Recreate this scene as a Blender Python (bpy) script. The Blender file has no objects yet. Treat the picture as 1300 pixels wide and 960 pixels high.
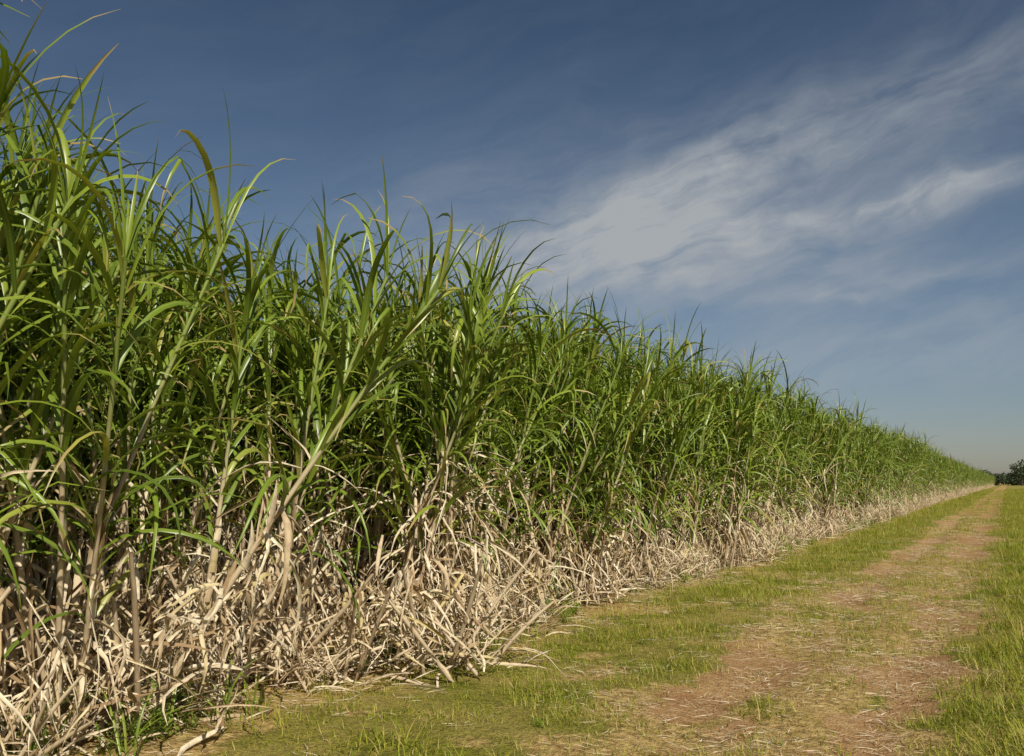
import bpy, math, random
import numpy as np
from mathutils import Vector, Euler, Quaternion, noise as mn
R = math.radians
random.seed(31)
scene = bpy.context.scene
U = random.uniform
D_EDGE = 4.6
EYE = 1.5

# ------------------------------------------------------------------ helpers
def new_mat(name):
    m = bpy.data.materials.new(name); m.use_nodes = True
    nt = m.node_tree; nt.nodes.clear()
    return m, nt
class NB:
    def __init__(s, nt): s.nt = nt
    def n(s, t, **k):
        nd = s.nt.nodes.new(t)
        for a, b in k.items(): setattr(nd, a, b)
        return nd
    def link(s, a, b): s.nt.links.new(a, b)
    def setin(s, sock, v):
        if isinstance(v, bpy.types.NodeSocket): s.link(v, sock)
        else: sock.default_value = v
    def math(s, op, a, b=0.0, c=0.0, clamp=False):
        nd = s.n('ShaderNodeMath', operation=op); nd.use_clamp = clamp
        s.setin(nd.inputs[0], a); s.setin(nd.inputs[1], b)
        if op in ('MULTIPLY_ADD', 'SMOOTH_MIN'): s.setin(nd.inputs[2], c)
        return nd.outputs[0]
    def mix(s, f, a, b, blend='MIX'):
        nd = s.n('ShaderNodeMix', data_type='RGBA', blend_type=blend)
        s.setin(nd.inputs[0], f)
        for k, v in ((6, a), (7, b)):
            if isinstance(v, tuple): v = (*v[:3], 1)
            s.setin(nd.inputs[k], v)
        return nd.outputs[2]
    def ramp(s, f, stops):
        nd = s.n('ShaderNodeValToRGB')
        cr = nd.color_ramp
        while len(cr.elements) < len(stops): cr.elements.new(0.5)
        for e, (p, c) in zip(cr.elements, stops):
            e.position = p
            e.color = (c, c, c, 1) if not isinstance(c, tuple) else (*c, 1)
        s.setin(nd.inputs[0], f)
        return nd.outputs[0]
    def noise(s, vec, scale, detail=3, rough=0.5, dist=0.0):
        nd = s.n('ShaderNodeTexNoise')
        if vec is not None: s.link(vec, nd.inputs['Vector'])
        nd.inputs['Scale'].default_value = scale; nd.inputs['Detail'].default_value = detail
        nd.inputs['Roughness'].default_value = rough; nd.inputs['Distortion'].default_value = dist
        return nd.outputs[0]

# ------------------------------------------------------------------ materials
def leaf_material(name, kind):
    m, nt = new_mat(name); b = NB(nt)
    at = b.n('ShaderNodeAttribute', attribute_name='Col')
    sep = b.n('ShaderNodeSeparateColor'); b.link(at.outputs['Color'], sep.inputs[0])
    rnd, t, mid = sep.outputs[0], sep.outputs[1], sep.outputs[2]
    geo = b.n('ShaderNodeNewGeometry')
    oi = b.n('ShaderNodeObjectInfo')
    r2 = b.math('FRACT', b.math('ADD', rnd, oi.outputs['Random']))
    big = b.noise(geo.outputs['Position'], 0.55, 2)
    fine = b.noise(geo.outputs['Position'], 22.0, 3)
    if kind == 'green':
        c = b.ramp(r2, [(0.0, (0.078, 0.130, 0.008)), (0.3, (0.142, 0.215, 0.013)),
                        (0.65, (0.220, 0.310, 0.022)), (0.88, (0.310, 0.380, 0.036)), (1.0, (0.48, 0.41, 0.10))])
        c = b.mix(b.math('MULTIPLY', b.ramp(big, [(0.35, 0.0), (0.65, 1.0)]), 0.3), c, (0.105, 0.185, 0.018))
        c = b.mix(b.math('MULTIPLY', b.ramp(mid, [(0.75, 0.0), (1.0, 1.0)]), 0.35), c, (0.40, 0.46, 0.17))
        tipn = b.math('ADD', t, b.math('MULTIPLY', b.math('SUBTRACT', r2, 0.5), 0.5))
        tip = b.ramp(tipn, [(0.94, 0.0), (1.0, 1.0)])
        c = b.mix(tip, c, (0.46, 0.33, 0.14))
        c = b.mix(0.2, c, b.mix(fine, (0.03, 0.06, 0.01), (0.28, 0.34, 0.07)))
        rough, tr = 0.36, 0.22
    elif kind == 'dry':
        c = b.ramp(r2, [(0.0, (0.24, 0.15, 0.075)), (0.15, (0.44, 0.32, 0.18)), (0.36, (0.68, 0.55, 0.37)),
                        (0.8, (0.84, 0.74, 0.55)), (1.0, (0.58, 0.46, 0.20))])
        c = b.mix(b.ramp(fine, [(0.33, 0.45), (0.52, 0.0)]), c, (0.24, 0.15, 0.08))
        rough, tr = 0.6, 0.12
    elif kind == 'grass':
        c = b.ramp(r2, [(0.0, (0.120, 0.165, 0.010)), (0.3, (0.210, 0.258, 0.016)),
                        (0.58, (0.340, 0.345, 0.032)), (0.8, (0.50, 0.42, 0.11)), (1.0, (0.64, 0.48, 0.22))])
        c = b.mix(b.math('MULTIPLY', b.ramp(big, [(0.45, 0.0), (0.68, 1.0)]), 0.4), c, (0.165, 0.255, 0.012))
        rough, tr = 0.55, 0.26
    p = b.n('ShaderNodeBsdfPrincipled')
    b.link(c, p.inputs['Base Color']); p.inputs['Roughness'].default_value = rough
    p.inputs['Specular IOR Level'].default_value = 0.5 if kind == 'green' else 0.2
    tl = b.n('ShaderNodeBsdfTranslucent')
    tc = b.mix(1.0, c, (1.2, 1.25, 0.5) if kind != 'dry' else (1.1, 0.95, 0.7), 'MULTIPLY')
    b.link(tc, tl.inputs[0])
    mx = b.n('ShaderNodeMixShader'); mx.inputs[0].default_value = tr
    b.link(p.outputs[0], mx.inputs[1]); b.link(tl.outputs[0], mx.inputs[2])
    o = b.n('ShaderNodeOutputMaterial'); b.link(mx.outputs[0], o.inputs[0])
    return m
def stalk_material():
    m, nt = new_mat('cane_stalk'); b = NB(nt)
    at = b.n('ShaderNodeAttribute', attribute_name='Col')
    sep = b.n('ShaderNodeSeparateColor'); b.link(at.outputs['Color'], sep.inputs[0])
    rnd, t, node = sep.outputs
    geo = b.n('ShaderNodeNewGeometry')
    nz = b.noise(geo.outputs['Position'], 9.0, 3)
    c = b.mix(b.math('ADD', b.math('MULTIPLY', nz, 0.8), b.math('MULTIPLY', rnd, 0.3), clamp=True),
              (0.18, 0.10, 0.055), (0.78, 0.65, 0.44))
    c = b.mix(b.ramp(t, [(0.5, 0.0), (0.8, 1.0)]), c, (0.20, 0.26, 0.05))
    p = b.n('ShaderNodeBsdfPrincipled'); b.link(c, p.inputs['Base Color'])
    p.inputs['Roughness'].default_value = 0.5
    o = b.n('ShaderNodeOutputMaterial'); b.link(p.outputs[0], o.inputs[0])
    return m
M_GREEN = leaf_material('cane_leaf_green', 'green')
M_DRY = leaf_material('cane_leaf_dry', 'dry')
M_GRASS = leaf_material('grass_blade', 'grass')
M_STALK = stalk_material()

# ------------------------------------------------------------------ mesh builder
class MB:
    def __init__(s): s.v = []; s.f = []; s.c = []; s.m = []
    def leaf(s, base, az, tilt, L, W, droop, seg=9, power=1.6, twist=0.0, azd=0.0, mat=0, rnd=None,
             fold=0.25, kink=None, wave=0.0, flat=False, basew=0.45):
        rnd = random.random() if rnd is None else rnd
        p = Vector(base); n0 = len(s.v)
        kd = 0.0; ph = U(0, 6.28)
        for i in range(seg + 1):
            t = i / seg
            if kink and t > kink[0]: kd = kink[1]
            th = tilt + droop * (t ** power) + kd
            a = az + azd * t + wave * math.sin(ph + t * 9)
            h = Vector((math.cos(a), math.sin(a), 0))
            tan = h * math.sin(th) + Vector((0, 0, math.cos(th)))
            side = Vector((-math.sin(a), math.cos(a), 0))
            nrm = tan.cross(side)
            tw = twist * t + wave * math.sin(ph * 2 + t * 7)
            sd = side * math.cos(tw) + nrm * math.sin(tw)
            nn = tan.cross(sd)
            w = W * 0.5 * min(1.0, basew + t * 2.6) * max(0.03, (1 - t ** 2.2)) ** 0.8
            s.v += [tuple(p - sd * w), tuple(p + nn * (w * fold * 2)), tuple(p + sd * w)]
            s.c += [(rnd, t, 0, 1), (rnd, t, 1, 1), (rnd, t, 0, 1)]
            if i < seg:
                k = n0 + i * 3
                s.f += [(k, k + 3, k + 4, k + 1), (k + 1, k + 4, k + 5, k + 2)]
                s.m += [mat, mat]
            p = p + tan * (L / seg)
    def blade(s, base, az, tilt, L, W, droop, seg=3, mat=0, rnd=None):
        rnd = random.random() if rnd is None else rnd
        p = Vector(base); n0 = len(s.v)
        for i in range(seg + 1):
            t = i / seg; th = tilt + droop * t
            h = Vector((math.cos(az), math.sin(az), 0))
            tan = h * math.sin(th) + Vector((0, 0, math.cos(th)))
            side = Vector((-math.sin(az), math.cos(az), 0))
            w = W * 0.5 * (1 - 0.9 * t ** 1.5)
            s.v += [tuple(p - side * w), tuple(p + side * w)]
            s.c += [(rnd, t, 0, 1)] * 2
            if i < seg:
                k = n0 + i * 2
                s.f.append((k, k + 2, k + 3, k + 1)); s.m.append(mat)
            p = p + tan * (L / seg)
    def tube(s, pts, rads, sides=6, mat=2, rnd=None):
        rnd = random.random() if rnd is None else rnd
        n0 = len(s.v); N = len(pts)
        for i, (p, r) in enumerate(zip(pts, rads)):
            a = Vector(pts[max(0, i - 1)]); c = Vector(pts[min(N - 1, i + 1)])
            tan = (c - a).normalized()
            x = tan.cross(Vector((0.3, 1, 0.1))).normalized(); y = tan.cross(x)
            for k in range(sides):
                an = 2 * math.pi * k / sides
                s.v.append(tuple(Vector(p) + (x * math.cos(an) + y * math.sin(an)) * r))
                s.c.append((rnd, i / (N - 1), 0, 1))
            if i:
                for k in range(sides):
                    k2 = (k + 1) % sides; A = n0 + (i - 1) * sides; B = n0 + i * sides
                    s.f.append((A + k, A + k2, B + k2, B + k)); s.m.append(mat)
    def build(s, name, mats):
        me = bpy.data.meshes.new(name); me.from_pydata(s.v, [], s.f)
        for m in mats: me.materials.append(m)
        me.polygons.foreach_set('material_index', s.m)
        me.polygons.foreach_set('use_smooth', [True] * len(s.f))
        ca = me.color_attributes.new('Col', 'FLOAT_COLOR', 'POINT')
        ca.data.foreach_set('color', np.array(s.c, dtype=np.float32).ravel())
        me.update()
        return bpy.data.objects.new(name, me)
MATS = [M_GREEN, M_DRY, M_STALK]

def dry_leaf(mb, p, lo=.4, hi=.9):
    q = random.random()
    if q < 0.55:
        mb.leaf(p, U(0, 6.28), R(U(0, 35)), U(lo, hi), U(0.012, 0.038), R(U(135, 165)), seg=8,
                power=U(0.15, 0.4), twist=U(-2.5, 2.5), azd=U(-1.5, 1.5), mat=1, fold=0.45, wave=0.35)
    elif q < .78:
        mb.leaf(p, U(0, 6.28), R(U(5, 40)), U(lo, hi), U(0.012, 0.036), R(U(0, 25)), seg=8,
                power=1, twist=U(-2.5, 2.5), azd=U(-.5, .5), mat=1, fold=0.5, wave=0.2,
                kink=(U(0.12, 0.5), R(U(90, 135))))
    else:
        mb.leaf(p, U(0, 6.28), R(U(25, 120)), U(lo * .6, hi * .75), U(0.008, 0.026), R(U(10, 80)), seg=7,
                power=U(0.6, 1.4), twist=U(-4, 4), azd=U(-1.5, 1.5), mat=1, fold=0.6, wave=0.35)

def cane_variant(name, dry_amt, lean, greens=(16, 20), low=0.42, dtop=.6, hang=1):
    mb = MB()
    hs = U(2.45, 2.8); la = U(0, 6.28); ln = U(0.2, 1) * lean
    cx, cy = math.cos(la) * ln, math.sin(la) * ln
    def P(z):
        q = (z / hs); q2 = q ** 1.3
        return Vector((cx * q2 * hs, cy * q2 * hs, z))
    N = 10
    mb.tube([P(hs * i / (N - 1)) for i in range(N)],
            [(0.019 if i % 2 else 0.015) * (1 - 0.45 * i / N) for i in range(N)], mat=2)
    plane = U(0, 6.28)
    ng = random.randint(*greens)
    for i in range(ng):
        q = (i + 0.5) / ng
        z = hs * (low + (1 - low) * q ** 0.75)
        az = plane + (math.pi if i % 2 else 0) + U(-0.8, 0.8)
        tilt = R(32 - 19 * q + U(-8, 10))
        L = U(0.7, 1.15) * (1 - .10 * q)
        if random.random() < 0.86: dr = R(U(95, 170)) * (1.1 - 0.25 * q)
        else: dr = R(U(15, 60))
        kink = (U(0.4, 0.75), R(U(35, 85))) if random.random() < 0.25 else None
        mb.leaf(P(z), az, tilt, L, U(0.027, 0.046), dr, seg=9, power=U(1.2, 2.2), twist=U(-1.2, 1.2),
                azd=U(-0.7, 0.7), mat=0, kink=kink, wave=0.06)
    for i in range(hang):
        mb.leaf(P(hs * U(low, .75)), U(0, 6.28), R(U(10, 40)), U(.7, 1.1), U(.024, .04), R(U(120, 150)), seg=9, power=U(.5, 1.0),
                twist=U(-1.5, 1.5), azd=U(-.6, .6), mat=0, wave=.08)
    for i in range(4):
        mb.leaf(P(hs), U(0, 6.28), R(U(2, 18)), U(0.45, 0.88), U(0.012, 0.027), R(U(10, 130)), seg=7, power=1.9,
                twist=U(-0.8, 0.8), mat=0)
    for i in range(random.randint(int(8 * dry_amt), int(12 * dry_amt))):
        dry_leaf(mb, P(dtop * hs * U(.15, 1) ** .8))
    for i in range(6):
        z = hs * (0.05 + 0.075 * i)
        mb.leaf(P(z) + Vector((0.01, 0.0, 0)), U(0, 6.28), R(U(3, 12)), U(0.2, 0.34), U(0.034, 0.048), R(U(0, 25)), seg=3,
                mat=1, fold=0.8, basew=0.9, twist=U(-.5, .5))
    return mb.build(name, MATS)

def trash_variant(name, n, rad, hgt):
    mb = MB()
    for i in range(n):
        r = rad * math.sqrt(random.random()); a = U(0, 6.28)
        z = hgt * random.random() ** 1.6 * (1 - 0.5 * r / rad)
        p = (math.cos(a) * r, math.sin(a) * r, z + 0.02)
        if random.random() < .3:
            dry_leaf(mb, (p[0] * .7, p[1] * .7, z + U(.3, .5)), .35, .7); continue
        mb.leaf(p, U(0, 6.28), R(U(35, 100)), U(.2, .65), U(0.010, 0.034),
                R(U(-10, 50)), seg=6, power=U(.6, 1.5), twist=U(-3, 3), azd=U(-1.2, 1.2), mat=1, fold=0.5, wave=0.25)
    for i in range(max(1, n // 14)):
        a = U(0, 6.28); p = Vector((U(-rad, rad) * .5, U(-rad, rad) * .5, 0.0)); L = U(0.5, 1.2); t = R(U(15, 55))
        d = Vector((math.sin(t) * math.cos(a), math.sin(t) * math.sin(a), math.cos(t)))
        bend = Vector((U(-.1, .1), U(-.1, .1), -.08))
        n0 = len(mb.v)
        mb.tube([tuple(p + d * (L * k / 5) + bend * (k / 5) ** 2) for k in range(6)], [0.015, .017, .014, .016, .013, .010], mat=2)
        for k in range(n0, len(mb.v)): mb.c[k] = (mb.c[k][0], 0.2, 0, 1)      # dead stalk: dry along its whole length
        dry_leaf(mb, p + d * L * .7, .3, .6); dry_leaf(mb, p + d * L * .9, .3, .6)
    return mb.build(name, MATS)
def straw_variant(name, n, rad):
    mb = MB()
    for i in range(n):
        r = rad * math.sqrt(random.random()); a = U(0, 6.28)
        mb.leaf((math.cos(a) * r, math.sin(a) * r, U(0.003, 0.02)), U(0, 6.28), R(U(80, 92)), U(0.04, 0.17),
                U(0.003, 0.008), R(U(-8, 12)), seg=3, twist=U(-1.5, 1.5), azd=U(-1, 1), mat=1, fold=0.3, wave=0.15)
    return mb.build(name, MATS)
def grass_variant(name, n, rad, lo, hi, w, dryf=0.08):
    mb = MB()
    for i in range(n):
        r = rad * math.sqrt(random.random()); a = U(0, 6.28)
        rn = random.random() * 0.8 if random.random() > dryf else U(0.85, 1)
        mb.blade((math.cos(a) * r, math.sin(a) * r, -0.01), U(0, 6.28), R(U(5, 65)), U(lo, hi), U(w * .6, w * 1.2),
                 R(U(10, 80)), seg=3, mat=0, rnd=rn)
    return mb.build(name, [M_GRASS])
def weed_variant(name, n, h):
    mb = MB()
    for i in range(n):
        a = U(0, 6.28); p0 = Vector((U(-.1, .1), U(-.1, .1), 0)); H = h * U(.5, 1.1); t = R(U(0, 25))
        d = Vector((math.sin(t) * math.cos(a), math.sin(t) * math.sin(a), math.cos(t)))
        for k in range(9):
            p = p0 + d * (H * (k + .5) / 9)
            mb.leaf(p, U(0, 6.28), R(U(40, 75)), U(.03, .08), U(.010, .022), R(U(10, 50)), seg=3, mat=0, fold=.2, basew=.2, rnd=U(.3, .8))
    return mb.build(name, [M_GREEN])
def shoot_variant(name):
    mb = MB()
    for i in range(10):
        mb.leaf((U(-.08, .08), U(-.08, .08), 0), U(0, 6.28), R(U(3, 45)), U(.2, .7), U(.010, .020), R(U(30, 110)), seg=7,
                power=1.6, mat=0, twist=U(-.8, .8))
    return mb.build(name, [M_GREEN])

def collection(name, objs):
    c = bpy.data.collections.new(name)
    for o in objs: c.objects.link(o)
    return c
C_CANE = collection('cane_plants',
    [cane_variant('cane_plant_%02d' % i, 0.8, 0.14, low=U(.32, .40)) for i in range(12)] +
    [cane_variant('cane_plant_%02d' % i, 1.8, 0.34, (12, 16), low=.40) for i in range(12, 20)] +
    [cane_variant('cane_plant_%02d' % i, .8, 0.22, (16, 20), low=.22, dtop=.38, hang=6) for i in range(20, 28)])
C_TRASH = collection('dry_leaf_heaps', [trash_variant('dry_leaf_heap_%02d' % i, 56, 0.44, U(.4, .6)) for i in range(8)])
C_STRAW = collection('straw_bits', [straw_variant('straw_bit_%02d' % i, 22, 0.28) for i in range(6)])
C_GRASS = collection('grass_tufts', [grass_variant('grass_tuft_%02d' % i, 30, 0.13, .03, .09, .005, .25) for i in range(8)] +
                     [grass_variant('grass_tuft_%02d' % i, 36, 0.15, .08, .21, .006, .2) for i in range(8, 14)] +
                     [grass_variant('grass_tuft_%02d' % i, 28, 0.14, .03, .09, .005, .95) for i in range(14, 18)])
C_WEED = collection('weeds', [weed_variant('weed_%02d' % i, 9, U(.15, .32)) for i in range(5)] +
                    [shoot_variant('weed_%02d' % i) for i in range(5, 9)])

def scatter(name, coll, pts):
    a = np.array(pts, dtype=np.float32)
    me = bpy.data.meshes.new(name)
    me.vertices.add(len(a)); me.vertices.foreach_set('co', a[:, :3].ravel())
    at = me.attributes.new('rot', 'FLOAT_VECTOR', 'POINT'); at.data.foreach_set('vector', a[:, 3:6].ravel())
    at = me.attributes.new('scl', 'FLOAT', 'POINT'); at.data.foreach_set('value', a[:, 6].copy())
    at = me.attributes.new('idx', 'INT', 'POINT'); at.data.foreach_set('value', a[:, 7].astype(np.int32))
    ob = bpy.data.objects.new(name, me); scene.collection.objects.link(ob)
    ng = bpy.data.node_groups.new(name + '_scatter', 'GeometryNodeTree')
    ng.interface.new_socket('Geometry', in_out='INPUT', socket_type='NodeSocketGeometry')
    ng.interface.new_socket('Geometry', in_out='OUTPUT', socket_type='NodeSocketGeometry')
    N = ng.nodes.new; L = ng.links.new
    gi = N('NodeGroupInput'); go = N('NodeGroupOutput')
    ci = N('GeometryNodeCollectionInfo'); ci.inputs['Collection'].default_value = coll
    ci.inputs['Separate Children'].default_value = True; ci.inputs['Reset Children'].default_value = True
    ip = N('GeometryNodeInstanceOnPoints')
    def named(n, t):
        q = N('GeometryNodeInputNamedAttribute'); q.data_type = t; q.inputs['Name'].default_value = n
        return q.outputs['Attribute']
    er = N('FunctionNodeEulerToRotation')
    L(named('rot', 'FLOAT_VECTOR'), er.inputs[0]); L(er.outputs[0], ip.inputs['Rotation'])
    L(named('scl', 'FLOAT'), ip.inputs['Scale']); L(named('idx', 'INT'), ip.inputs['Instance Index'])
    ip.inputs['Pick Instance'].default_value = True
    L(gi.outputs[0], ip.inputs['Points']); L(ci.outputs[0], ip.inputs['Instance']); L(ip.outputs[0], go.inputs[0])
    md = ob.modifiers.new('scatter', 'NODES'); md.node_group = ng
    return ob

# ------------------------------------------------------------------ ground
def sm(a, b, x):
    if a > b: return 1 - sm(b, a, x)
    t = min(1, max(0, (x - a) / (b - a))); return t * t * (3 - 2 * t)
def nz(x, y, s, o=0.0): return mn.noise(Vector((x * s + o, y * s, o * 1.7)))
def masks(x, y):
    w = nz(x, y, 0.5, 3) * 0.5 + nz(x, y, 1.6, 9) * 0.45 + nz(x, y, 4.5, 5) * .25
    c = -1.25 + nz(0, y, 0.08, 2) * 0.15
    ruts = max(1 - sm(0.18, 0.58, abs(x - (c - .58)) + w * .7), 1 - sm(0.22, 0.6, abs(x - (c + .48)) + w * .7))
    path = max(ruts, .62 * (1 - sm(0.6, 1.1, abs(x - c) + w)))
    soil = ruts * sm(-0.14, 0.14, nz(x, y * .6, 0.6, 20) + nz(x, y, 2.6, 14) * .5 + nz(x, y, 8, 15) * .3)
    near = 1 - sm(-4.4, -3.75, x + w * 0.9)                      # trash zone at the cane foot
    patch = sm(-.03, 0.30, nz(x, y, 0.7, 31) + nz(x, y, 2.3, 7) * .7) * (1 - sm(-2.2, -1.5, x)) * (1 - .7 * sm(8, 24, y))
    straw = max(near, 0.85 * patch, path)
    if x > 0.2: straw = max(straw, 0.4 * sm(0, .4, nz(x, y, .4, 77)))
    return soil, straw, path
def gz(x, y):
    z = nz(x, y, 0.35, 1) * 0.05 + nz(x, y, 1.7, 4) * 0.022 + nz(x, y, 6, 8) * 0.012
    z -= 0.05 * math.exp(-((x + 1.83) / 0.3) ** 2) + 0.05 * math.exp(-((x + 0.77) / 0.3) ** 2)
    z += 0.05 * math.exp(-((x - 0.5) / 0.8) ** 2)
    f = (1 - sm(60, 120, abs(y))) * (1 - sm(20, 60, abs(x)))
    return z * f
xs = sorted(set([round(-6 + 0.1 * i, 3) for i in range(101)] + [-3000, -1200, -400, -150, -60, -30, -18, -12, -8, 5, 6.5, 9, 13, 20, 32, 60, 150, 400, 1200, 3000]))
ys = [-3000, -600, -150, -50, -20, -8, -3]
y = 0.0
while y < 3200:
    ys.append(y); y += max(0.1, y * 0.022)
nx, ny = len(xs), len(ys)
vs = []; cs = []
for yy in ys:
    for xx in xs:
        vs.append((xx, yy, gz(xx, yy)))
        d, s_, p_ = masks(xx, yy); cs.append((d, s_, p_, 1))
fs = [(j * nx + i, j * nx + i + 1, (j + 1) * nx + i + 1, (j + 1) * nx + i) for j in range(ny - 1) for i in range(nx - 1)]
me = bpy.data.meshes.new('ground'); me.from_pydata(vs, [], fs)
ca = me.color_attributes.new('Mask', 'FLOAT_COLOR', 'POINT')
ca.data.foreach_set('color', np.array(cs, dtype=np.float32).ravel())
me.polygons.foreach_set('use_smooth', [True] * len(fs))
ground = bpy.data.objects.new('ground', me); scene.collection.objects.link(ground)
m, nt = new_mat('ground'); b = NB(nt)
at = b.n('ShaderNodeAttribute', attribute_name='Mask'); sp = b.n('ShaderNodeSeparateColor'); b.link(at.outputs['Color'], sp.inputs[0])
geo = b.n('ShaderNodeNewGeometry'); pos = geo.outputs['Position']
n1 = b.noise(pos, 1.3, 5, .6); n2 = b.noise(pos, 14, 5, .65); n3 = b.noise(pos, 60, 3, .6)
soil = b.mix(b.ramp(n1, [(.35, 0.), (.65, 1.)]), (0.36, 0.195, 0.085), (0.47, 0.295, 0.135))
soil = b.mix(b.ramp(n2, [(.5, 0.), (.7, .7)]), soil, (0.54, 0.39, 0.19))
soil = b.mix(b.ramp(n3, [(.3, .6), (.5, 0.)]), soil, (0.17, 0.09, 0.04))
straw = b.mix(b.ramp(n2, [(.35, 0.), (.62, 1.)]), (0.24, 0.15, 0.05), (0.60, 0.43, 0.17))
straw = b.mix(b.ramp(n3, [(.35, .6), (.5, 0.)]), straw, (0.15, 0.10, 0.04))
green = b.mix(b.ramp(n2, [(.35, 0.), (.65, 1.)]), (0.095, 0.105, 0.013), (0.29, 0.28, 0.035))
green = b.mix(b.ramp(n1, [(.38, 0.), (.62, .85)]), green, (0.42, 0.32, 0.10))
green = b.mix(b.ramp(n3, [(.35, .7), (.52, 0.)]), green, (0.05, 0.05, 0.015))
c = b.mix(b.ramp(b.math('ADD', sp.outputs[1], b.math('MULTIPLY', b.math('SUBTRACT', n2, .5), .7)), [(.25, 0.), (.6, 1.)]), green, straw)
edge = b.ramp(b.math('ADD', sp.outputs[0], b.math('MULTIPLY', b.math('SUBTRACT', n2, .5), .6)), [(.25, 0.), (.6, 1.)])
c = b.mix(edge, c, soil)
p = b.n('ShaderNodeBsdfPrincipled'); b.link(c, p.inputs['Base Color']); p.inputs['Roughness'].default_value = 0.95
p.inputs['Specular IOR Level'].default_value = 0.1
bp = b.n('ShaderNodeBump'); bp.inputs['Strength'].default_value = 1.0; bp.inputs['Distance'].default_value = .05
b.link(b.math('ADD', n2, b.math('MULTIPLY', n3, .5)), bp.inputs['Height']); b.link(bp.outputs[0], p.inputs['Normal'])
o = b.n('ShaderNodeOutputMaterial'); b.link(p.outputs[0], o.inputs[0])
me.materials.append(m)

# ------------------------------------------------------------------ cane field
pts = []
Y_END = 380
for r in range(5):
    x0 = -D_EDGE - 0.22 - 0.85 * r
    yy = -4.5
    while yy < Y_END:
        base = 0.056 if r < 3 else 0.10
        far = 1 + max(0, yy - 40) / 40
        yy += base * far * U(0.5, 1.5)
        x = x0 + random.gauss(0, 0.17)
        clump = nz(0, yy, 1.0, 50 + r * 7) + nz(0, yy, .4, 60) * .6
        if r == 0:
            if clump < -0.10 and random.random() < 0.92: continue
            x += 0.55 * nz(0, yy, 0.9, 41) + .15 * nz(0, yy, 2.4, 43)
        if r == 1 and clump < -.25 and random.random() < .6: continue
        if r <= 1 and 5.15 < yy < 6.3 and random.random() < (0.97 if r == 0 else 0.85): continue
        sc = U(0.90, 1.05) * (1 + 0.05 * nz(0, yy, 0.45, 12 + r * .2) + .04 * nz(x, yy, 1.3, 22))
        sc *= 1.125 + .03 * (1 - sm(2.5, 4.5, yy))
        if r < 2 and (4.1 < yy < 5.0) and random.random() < .3: sc *= U(1.02, 1.10)
        q = random.random(); fr = sm(5, 12, yy)
        if r == 0 and q < .45 - .33 * fr: idx = random.randint(12, 19)
        elif r <= 1 and q > .58 - .38 * fr: idx = random.randint(20, 27)
        else: idx = random.randint(0, 11)
        lx = R(random.gauss(0, 6)); ly = R(random.gauss(4 if r == 0 else 0, 7 if r == 0 else 3.5))
        e = (Euler((lx, ly, 0)).to_quaternion() @ Quaternion((0, 0, 1), U(0, 6.28))).to_euler()
        pts.append((x, yy, 0, e.x, e.y, e.z, sc, idx))
scatter('sugarcane_field', C_CANE, pts)
ncane = len(pts)
pts = []
yy = -4.0
while yy < 200:
    yy += 0.12 * (1 + max(0, yy - 25) / 30) * U(.5, 1.5)
    x = -D_EDGE - U(-0.2, .8) + .45 * nz(0, yy, 0.9, 41)
    if random.random() < .1: x += U(.1, .45)
    pts.append((x, yy, gz(x, yy), R(U(-8, 8)), R(U(-8, 8)), U(0, 6.28), U(.45, 1.15) * (1.0 - .25 * sm(8, 20, yy)), random.randint(0, 7)))
scatter('dry_cane_leaf_litter', C_TRASH, pts)

# ------------------------------------------------------------------ grass, straw, weeds
pts = []; spts = []; wpts = []
def dens_at(y): return 1.0 if y < 14 else (14 / y) ** 1.1
for _ in range(340000):
    yy = -1 + 201 * random.random() ** 2.0
    pdf = 1 / (2 * 201 * math.sqrt(max(1e-3, (yy + 1) / 201)))
    if random.random() > min(1, dens_at(yy) / (pdf * 201) * 0.45): continue
    x = U(-4.55, 3.0) if random.random() < .9 else U(3.0, 9)
    d, s_, p_ = masks(x, yy)
    far = 1 + max(0, yy - 14) / 40
    pr = (1 - 0.94 * sm(.12, .5, d)) * (1 - 0.5 * s_)
    pr *= 0.38 + 0.62 * sm(-.25, .18, nz(x, yy, 1.2, 90) + .6 * nz(x, yy, 4, 91))
    if random.random() < pr:
        tall = sm(-0.35, 0.15, x + .35 * nz(x, yy, 1, 66))
        midtall = (1 - sm(-2.9, -2.4, x)) * sm(-4.3, -3.6, x) * (0.15 + .6 * sm(.0, .4, nz(x, yy, .6, 70))) * sm(7, 14, yy)
        if random.random() < max(tall * .75, midtall, .03): i = random.randint(8, 13)
        elif random.random() < .2 + .4 * s_: i = random.randint(14, 17)
        else: i = random.randint(0, 7)
        pts.append((x, yy, gz(x, yy), 0, 0, U(0, 6.28), U(.5, 1.35) * min(2.2, far ** .6), i))
    if random.random() < (.02 + .18 * s_ + .03 * d) and yy < 45:
        spts.append((x, yy, gz(x, yy), 0, 0, U(0, 6.28), U(.5, 1.1), random.randint(0, 5)))
for _ in range(420):
    yy = 2 + 45 * random.random() ** 1.5; x = -4.55 + random.gauss(0, .24)
    if nz(0, yy, .7, 33) > -.1: wpts.append((x, yy, gz(x, yy), 0, 0, U(0, 6.28), U(.5, 1.1), random.randint(0, 8)))
for _ in range(110):
    yy = 3 + 40 * random.random(); x = U(-.2, 3) if random.random() < .6 else U(-4, -2.4)
    wpts.append((x, yy, gz(x, yy), 0, 0, U(0, 6.28), U(.25, .5), random.randint(0, 4)))
scatter('grass', C_GRASS, pts)
scatter('straw_litter', C_STRAW, spts)
scatter('weeds', C_WEED, wpts)
print('CANE', ncane, 'GRASS', len(pts), 'STRAW', len(spts))

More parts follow.
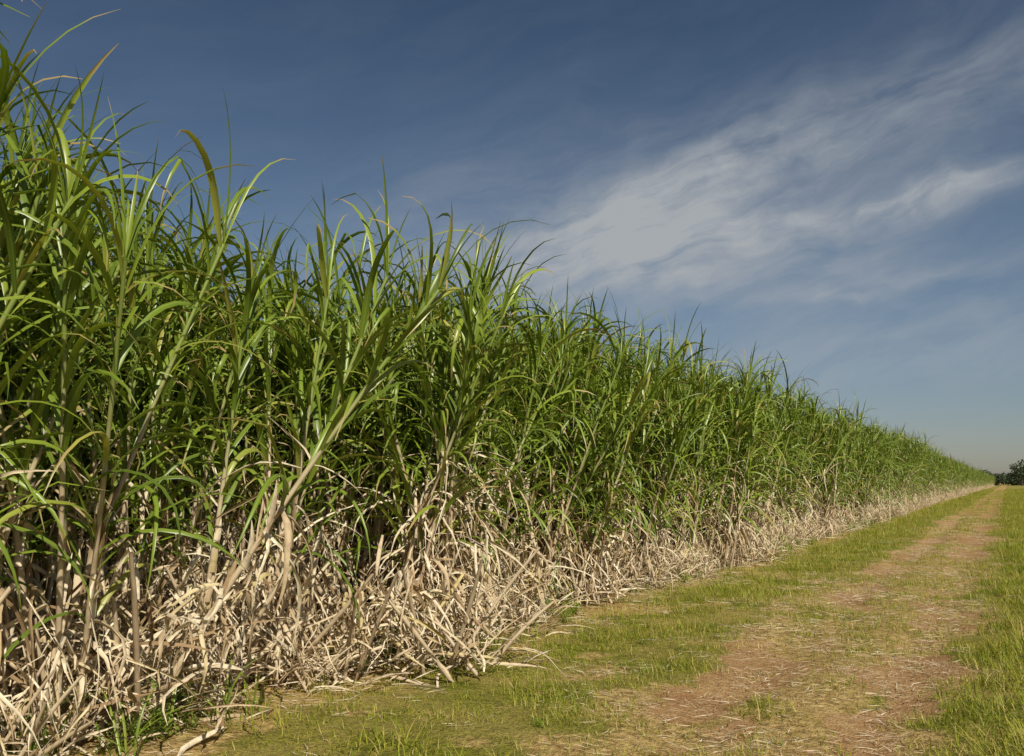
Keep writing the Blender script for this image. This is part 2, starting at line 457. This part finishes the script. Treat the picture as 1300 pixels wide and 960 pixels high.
# ------------------------------------------------------------------ distant trees
m, nt = new_mat('tree_foliage'); b = NB(nt)
geo = b.n('ShaderNodeNewGeometry'); q = b.noise(geo.outputs['Position'], .6, 3)
p = b.n('ShaderNodeBsdfPrincipled'); b.link(b.mix(q, (.018, .035, .012), (.06, .085, .03)), p.inputs['Base Color'])
p.inputs['Roughness'].default_value = .7
o = b.n('ShaderNodeOutputMaterial'); b.link(p.outputs[0], o.inputs[0]); M_TREE = m
m, nt = new_mat('bark'); b = NB(nt)
geo = b.n('ShaderNodeNewGeometry'); q = b.noise(geo.outputs['Position'], 3, 3)
p = b.n('ShaderNodeBsdfPrincipled'); b.link(b.mix(q, (.06, .045, .03), (.14, .11, .08)), p.inputs['Base Color'])
o = b.n('ShaderNodeOutputMaterial'); b.link(p.outputs[0], o.inputs[0]); M_BARK = m
def add_tree(mb, x, y, H, Wd, low=.45):
    mb.tube([(x, y, 0), (x + .1, y, H * .3), (x, y + .1, H * .6)], [.03 * H, .022 * H, .01 * H], 6, 1)
    cl = []
    for i in range(12):
        a = U(0, 6.28); r = Wd * U(.05, .38); z = H * U(low, .88)
        c_ = Vector((x + math.cos(a) * r, y + math.sin(a) * r, z)); cl.append((c_, Wd * U(.14, .22)))
        mb.tube([(x, y, H * U(.2, .35)), tuple((Vector((x, y, z * .7)) + c_) / 2), tuple(c_)], [.014 * H, .009 * H, .004 * H], 4, 1)
    for c_, r in cl:
        for k in range(70):
            d = Vector((random.gauss(0, 1), random.gauss(0, 1), random.gauss(0, .7))).normalized() * r * U(.4, 1.1)
            u = Vector((random.gauss(0, 1), random.gauss(0, 1), random.gauss(0, 1))).normalized()
            v = u.cross(Vector((U(-1, 1), U(-1, 1), U(-1, 1)))).normalized(); s_ = r * .26
            n0 = len(mb.v); P = c_ + d
            mb.v += [tuple(P - u * s_), tuple(P - v * s_ * .6), tuple(P + u * s_), tuple(P + v * s_ * .6)]
            mb.c += [(random.random(), 0, 0, 1)] * 4; mb.f.append((n0, n0 + 1, n0 + 2, n0 + 3)); mb.m.append(0)
mb = MB()
x = -60
while x < 230:
    add_tree(mb, x, 470 + U(-12, 25), U(5.0, 7.4), U(7, 11), .15); x += U(1.8, 3.5)
scene.collection.objects.link(mb.build('distant_tree_line', [M_TREE, M_BARK]))
for (tx, ty, H, Wd) in [(5.5, 430, 10.4, 11), (26, 440, 11, 12)]:
    mb = MB(); add_tree(mb, tx, ty, H, Wd, .35)
    scene.collection.objects.link(mb.build('tree', [M_TREE, M_BARK]))

# ------------------------------------------------------------------ world
sun_dir = Vector((0.70, -0.58, 0.0)).normalized()
EL = R(43)
sv = Vector((sun_dir.x * math.cos(EL), sun_dir.y * math.cos(EL), math.sin(EL)))
w = bpy.data.worlds.new("World"); scene.world = w; w.use_nodes = True
nt = w.node_tree; nt.nodes.clear(); b = NB(nt)
sky = b.n('ShaderNodeTexSky', sky_type='NISHITA'); sky.sun_disc = False
sky.sun_elevation = EL; sky.sun_rotation = math.atan2(sv.x, sv.y)
sky.air_density = 1.0; sky.dust_density = 0.6; sky.ozone_density = 2.0
tc = b.n('ShaderNodeTexCoord'); sx = b.n('ShaderNodeSeparateXYZ'); b.link(tc.outputs['Generated'], sx.inputs[0])
DEG = 57.29578
az0 = b.math('MULTIPLY', b.math('ARCTAN2', sx.outputs[0], sx.outputs[1]), DEG)
el0 = b.math('MULTIPLY', b.math('ARCSINE', sx.outputs[2]), DEG)
comb = b.n('ShaderNodeCombineXYZ'); b.link(az0, comb.inputs[0]); b.link(el0, comb.inputs[1])
wn = b.n('ShaderNodeTexNoise'); wn.inputs['Scale'].default_value = .12; wn.inputs['Detail'].default_value = 5
b.link(comb.outputs[0], wn.inputs['Vector'])
ws = b.n('ShaderNodeSeparateColor'); b.link(wn.outputs['Color'], ws.inputs[0])
az = b.math('ADD', az0, b.math('MULTIPLY', b.math('SUBTRACT', ws.outputs[0], .5), 6.0))
el = b.math('ADD', el0, b.math('MULTIPLY', b.math('SUBTRACT', ws.outputs[1], .5), 4.0))
F = 1126.
def to_ae(px, py):
    dx = px - 650; a = math.degrees(math.atan(dx / F)) - 29
    return a, math.degrees(math.atan((612 - py) / math.sqrt(F * F + dx * dx)))
def gauss(px, py, sa, se, rot):
    a0, e0 = to_ae(px, py); k = 0.05
    sa *= k; se *= k
    c_, s_ = math.cos(R(rot)), math.sin(R(rot))
    da = b.math('SUBTRACT', az, a0); de = b.math('SUBTRACT', el, e0)
    u = b.math('DIVIDE', b.math('ADD', b.math('MULTIPLY', da, c_), b.math('MULTIPLY', de, s_)), sa)
    v = b.math('DIVIDE', b.math('SUBTRACT', b.math('MULTIPLY', de, c_), b.math('MULTIPLY', da, s_)), se)
    r2 = b.math('ADD', b.math('MULTIPLY', u, u), b.math('MULTIPLY', v, v))
    return b.math('EXPONENT', b.math('MULTIPLY', r2, -1.0))
blobs = [(820, 300, 200, 85, 6, .95), (890, 210, 190, 42, 18, .7), (1150, 150, 260, 90, 16, .30), (1205, 236, 100, 17, 9, .85),
         (1110, 268, 120, 15, 4, .65), (680, 335, 230, 42, 6, .6), (1050, 384, 110, 9, -4, .4), (1180, 440, 340, 60, 3, .5),
         (560, 250, 220, 70, 20, .2), (1200, 345, 120, 12, 10, .3), (980, 335, 200, 50, 0, .45), (1230, 100, 200, 40, 12, .25)]
tot = None
for (px, py, sa, se, rt, k) in blobs:
    g = b.math('MULTIPLY', gauss(px, py, sa, se, rt), k)
    tot = g if tot is None else b.math('ADD', tot, g)
mp = b.n('ShaderNodeMapping'); mp.vector_type = 'TEXTURE'
c2 = b.n('ShaderNodeCombineXYZ'); b.link(az, c2.inputs[0]); b.link(el, c2.inputs[1])
mp.inputs['Rotation'].default_value = (0, 0, R(15)); mp.inputs['Scale'].default_value = (4.5, 1.0, 1)
b.link(c2.outputs[0], mp.inputs['Vector'])
wisp = b.noise(mp.outputs[0], 0.5, 10, .62, .15)
soft = b.noise(c2.outputs[0], 0.2, 5, .55)
tex = b.math('ADD', b.math('MULTIPLY', b.ramp(wisp, [(.33, 0.), (.70, 1.)]), .68), b.math('MULTIPLY', b.ramp(soft, [(.3, 0.), (.7, 1.)]), .46))
cloud = b.math('MULTIPLY', tot, b.math('ADD', tex, .09), clamp=True)
cloud = b.math('ADD', cloud, b.math('MULTIPLY', b.ramp(wisp, [(.4, 0.), (.8, 1.)]), .05), clamp=True)
hs = b.n('ShaderNodeHueSaturation'); hs.inputs['Saturation'].default_value = 1.03; b.link(sky.outputs[0], hs.inputs['Color'])
en = b.math('DIVIDE', el0, 40.0, clamp=True)
tint = b.ramp(en, [(0.0, (.55, .54, .58)), (.14, (.54, .54, .57)), (.35, (.59, .58, .57)), (.6, (.50, .505, .505)), (.85, (.37, .40, .43)), (1.0, (.33, .37, .41))])
skyc = b.mix(1.0, hs.outputs[0], tint, 'MULTIPLY')
skyc = b.mix(cloud, skyc, (3.8, 4.05, 4.3))
bg = b.n('ShaderNodeBackground'); bg.inputs[1].default_value = 0.10
b.link(skyc, bg.inputs[0])
o = b.n('ShaderNodeOutputWorld'); b.link(bg.outputs[0], o.inputs[0])

sl = bpy.data.lights.new('sun', 'SUN'); sl.energy = 5.0; sl.angle = R(.53); sl.color = (1, .93, .79)
so = bpy.data.objects.new('sun', sl); scene.collection.objects.link(so)
so.rotation_euler = sv.to_track_quat('Z', 'Y').to_euler(); so.location = (10, -8, 20)

# ------------------------------------------------------------------ camera
cam = bpy.data.cameras.new('camera'); co = bpy.data.objects.new('camera', cam); scene.collection.objects.link(co)
cam.sensor_width = 36; cam.lens = 36 * 1126 / 1300; cam.clip_end = 8000; cam.clip_start = .05
co.location = (0, 0, EYE); co.rotation_euler = (R(90 + 6.7), 0, R(29))
scene.camera = co
scene.view_settings.view_transform = 'Standard'; scene.view_settings.look = 'None'; scene.view_settings.exposure = 0
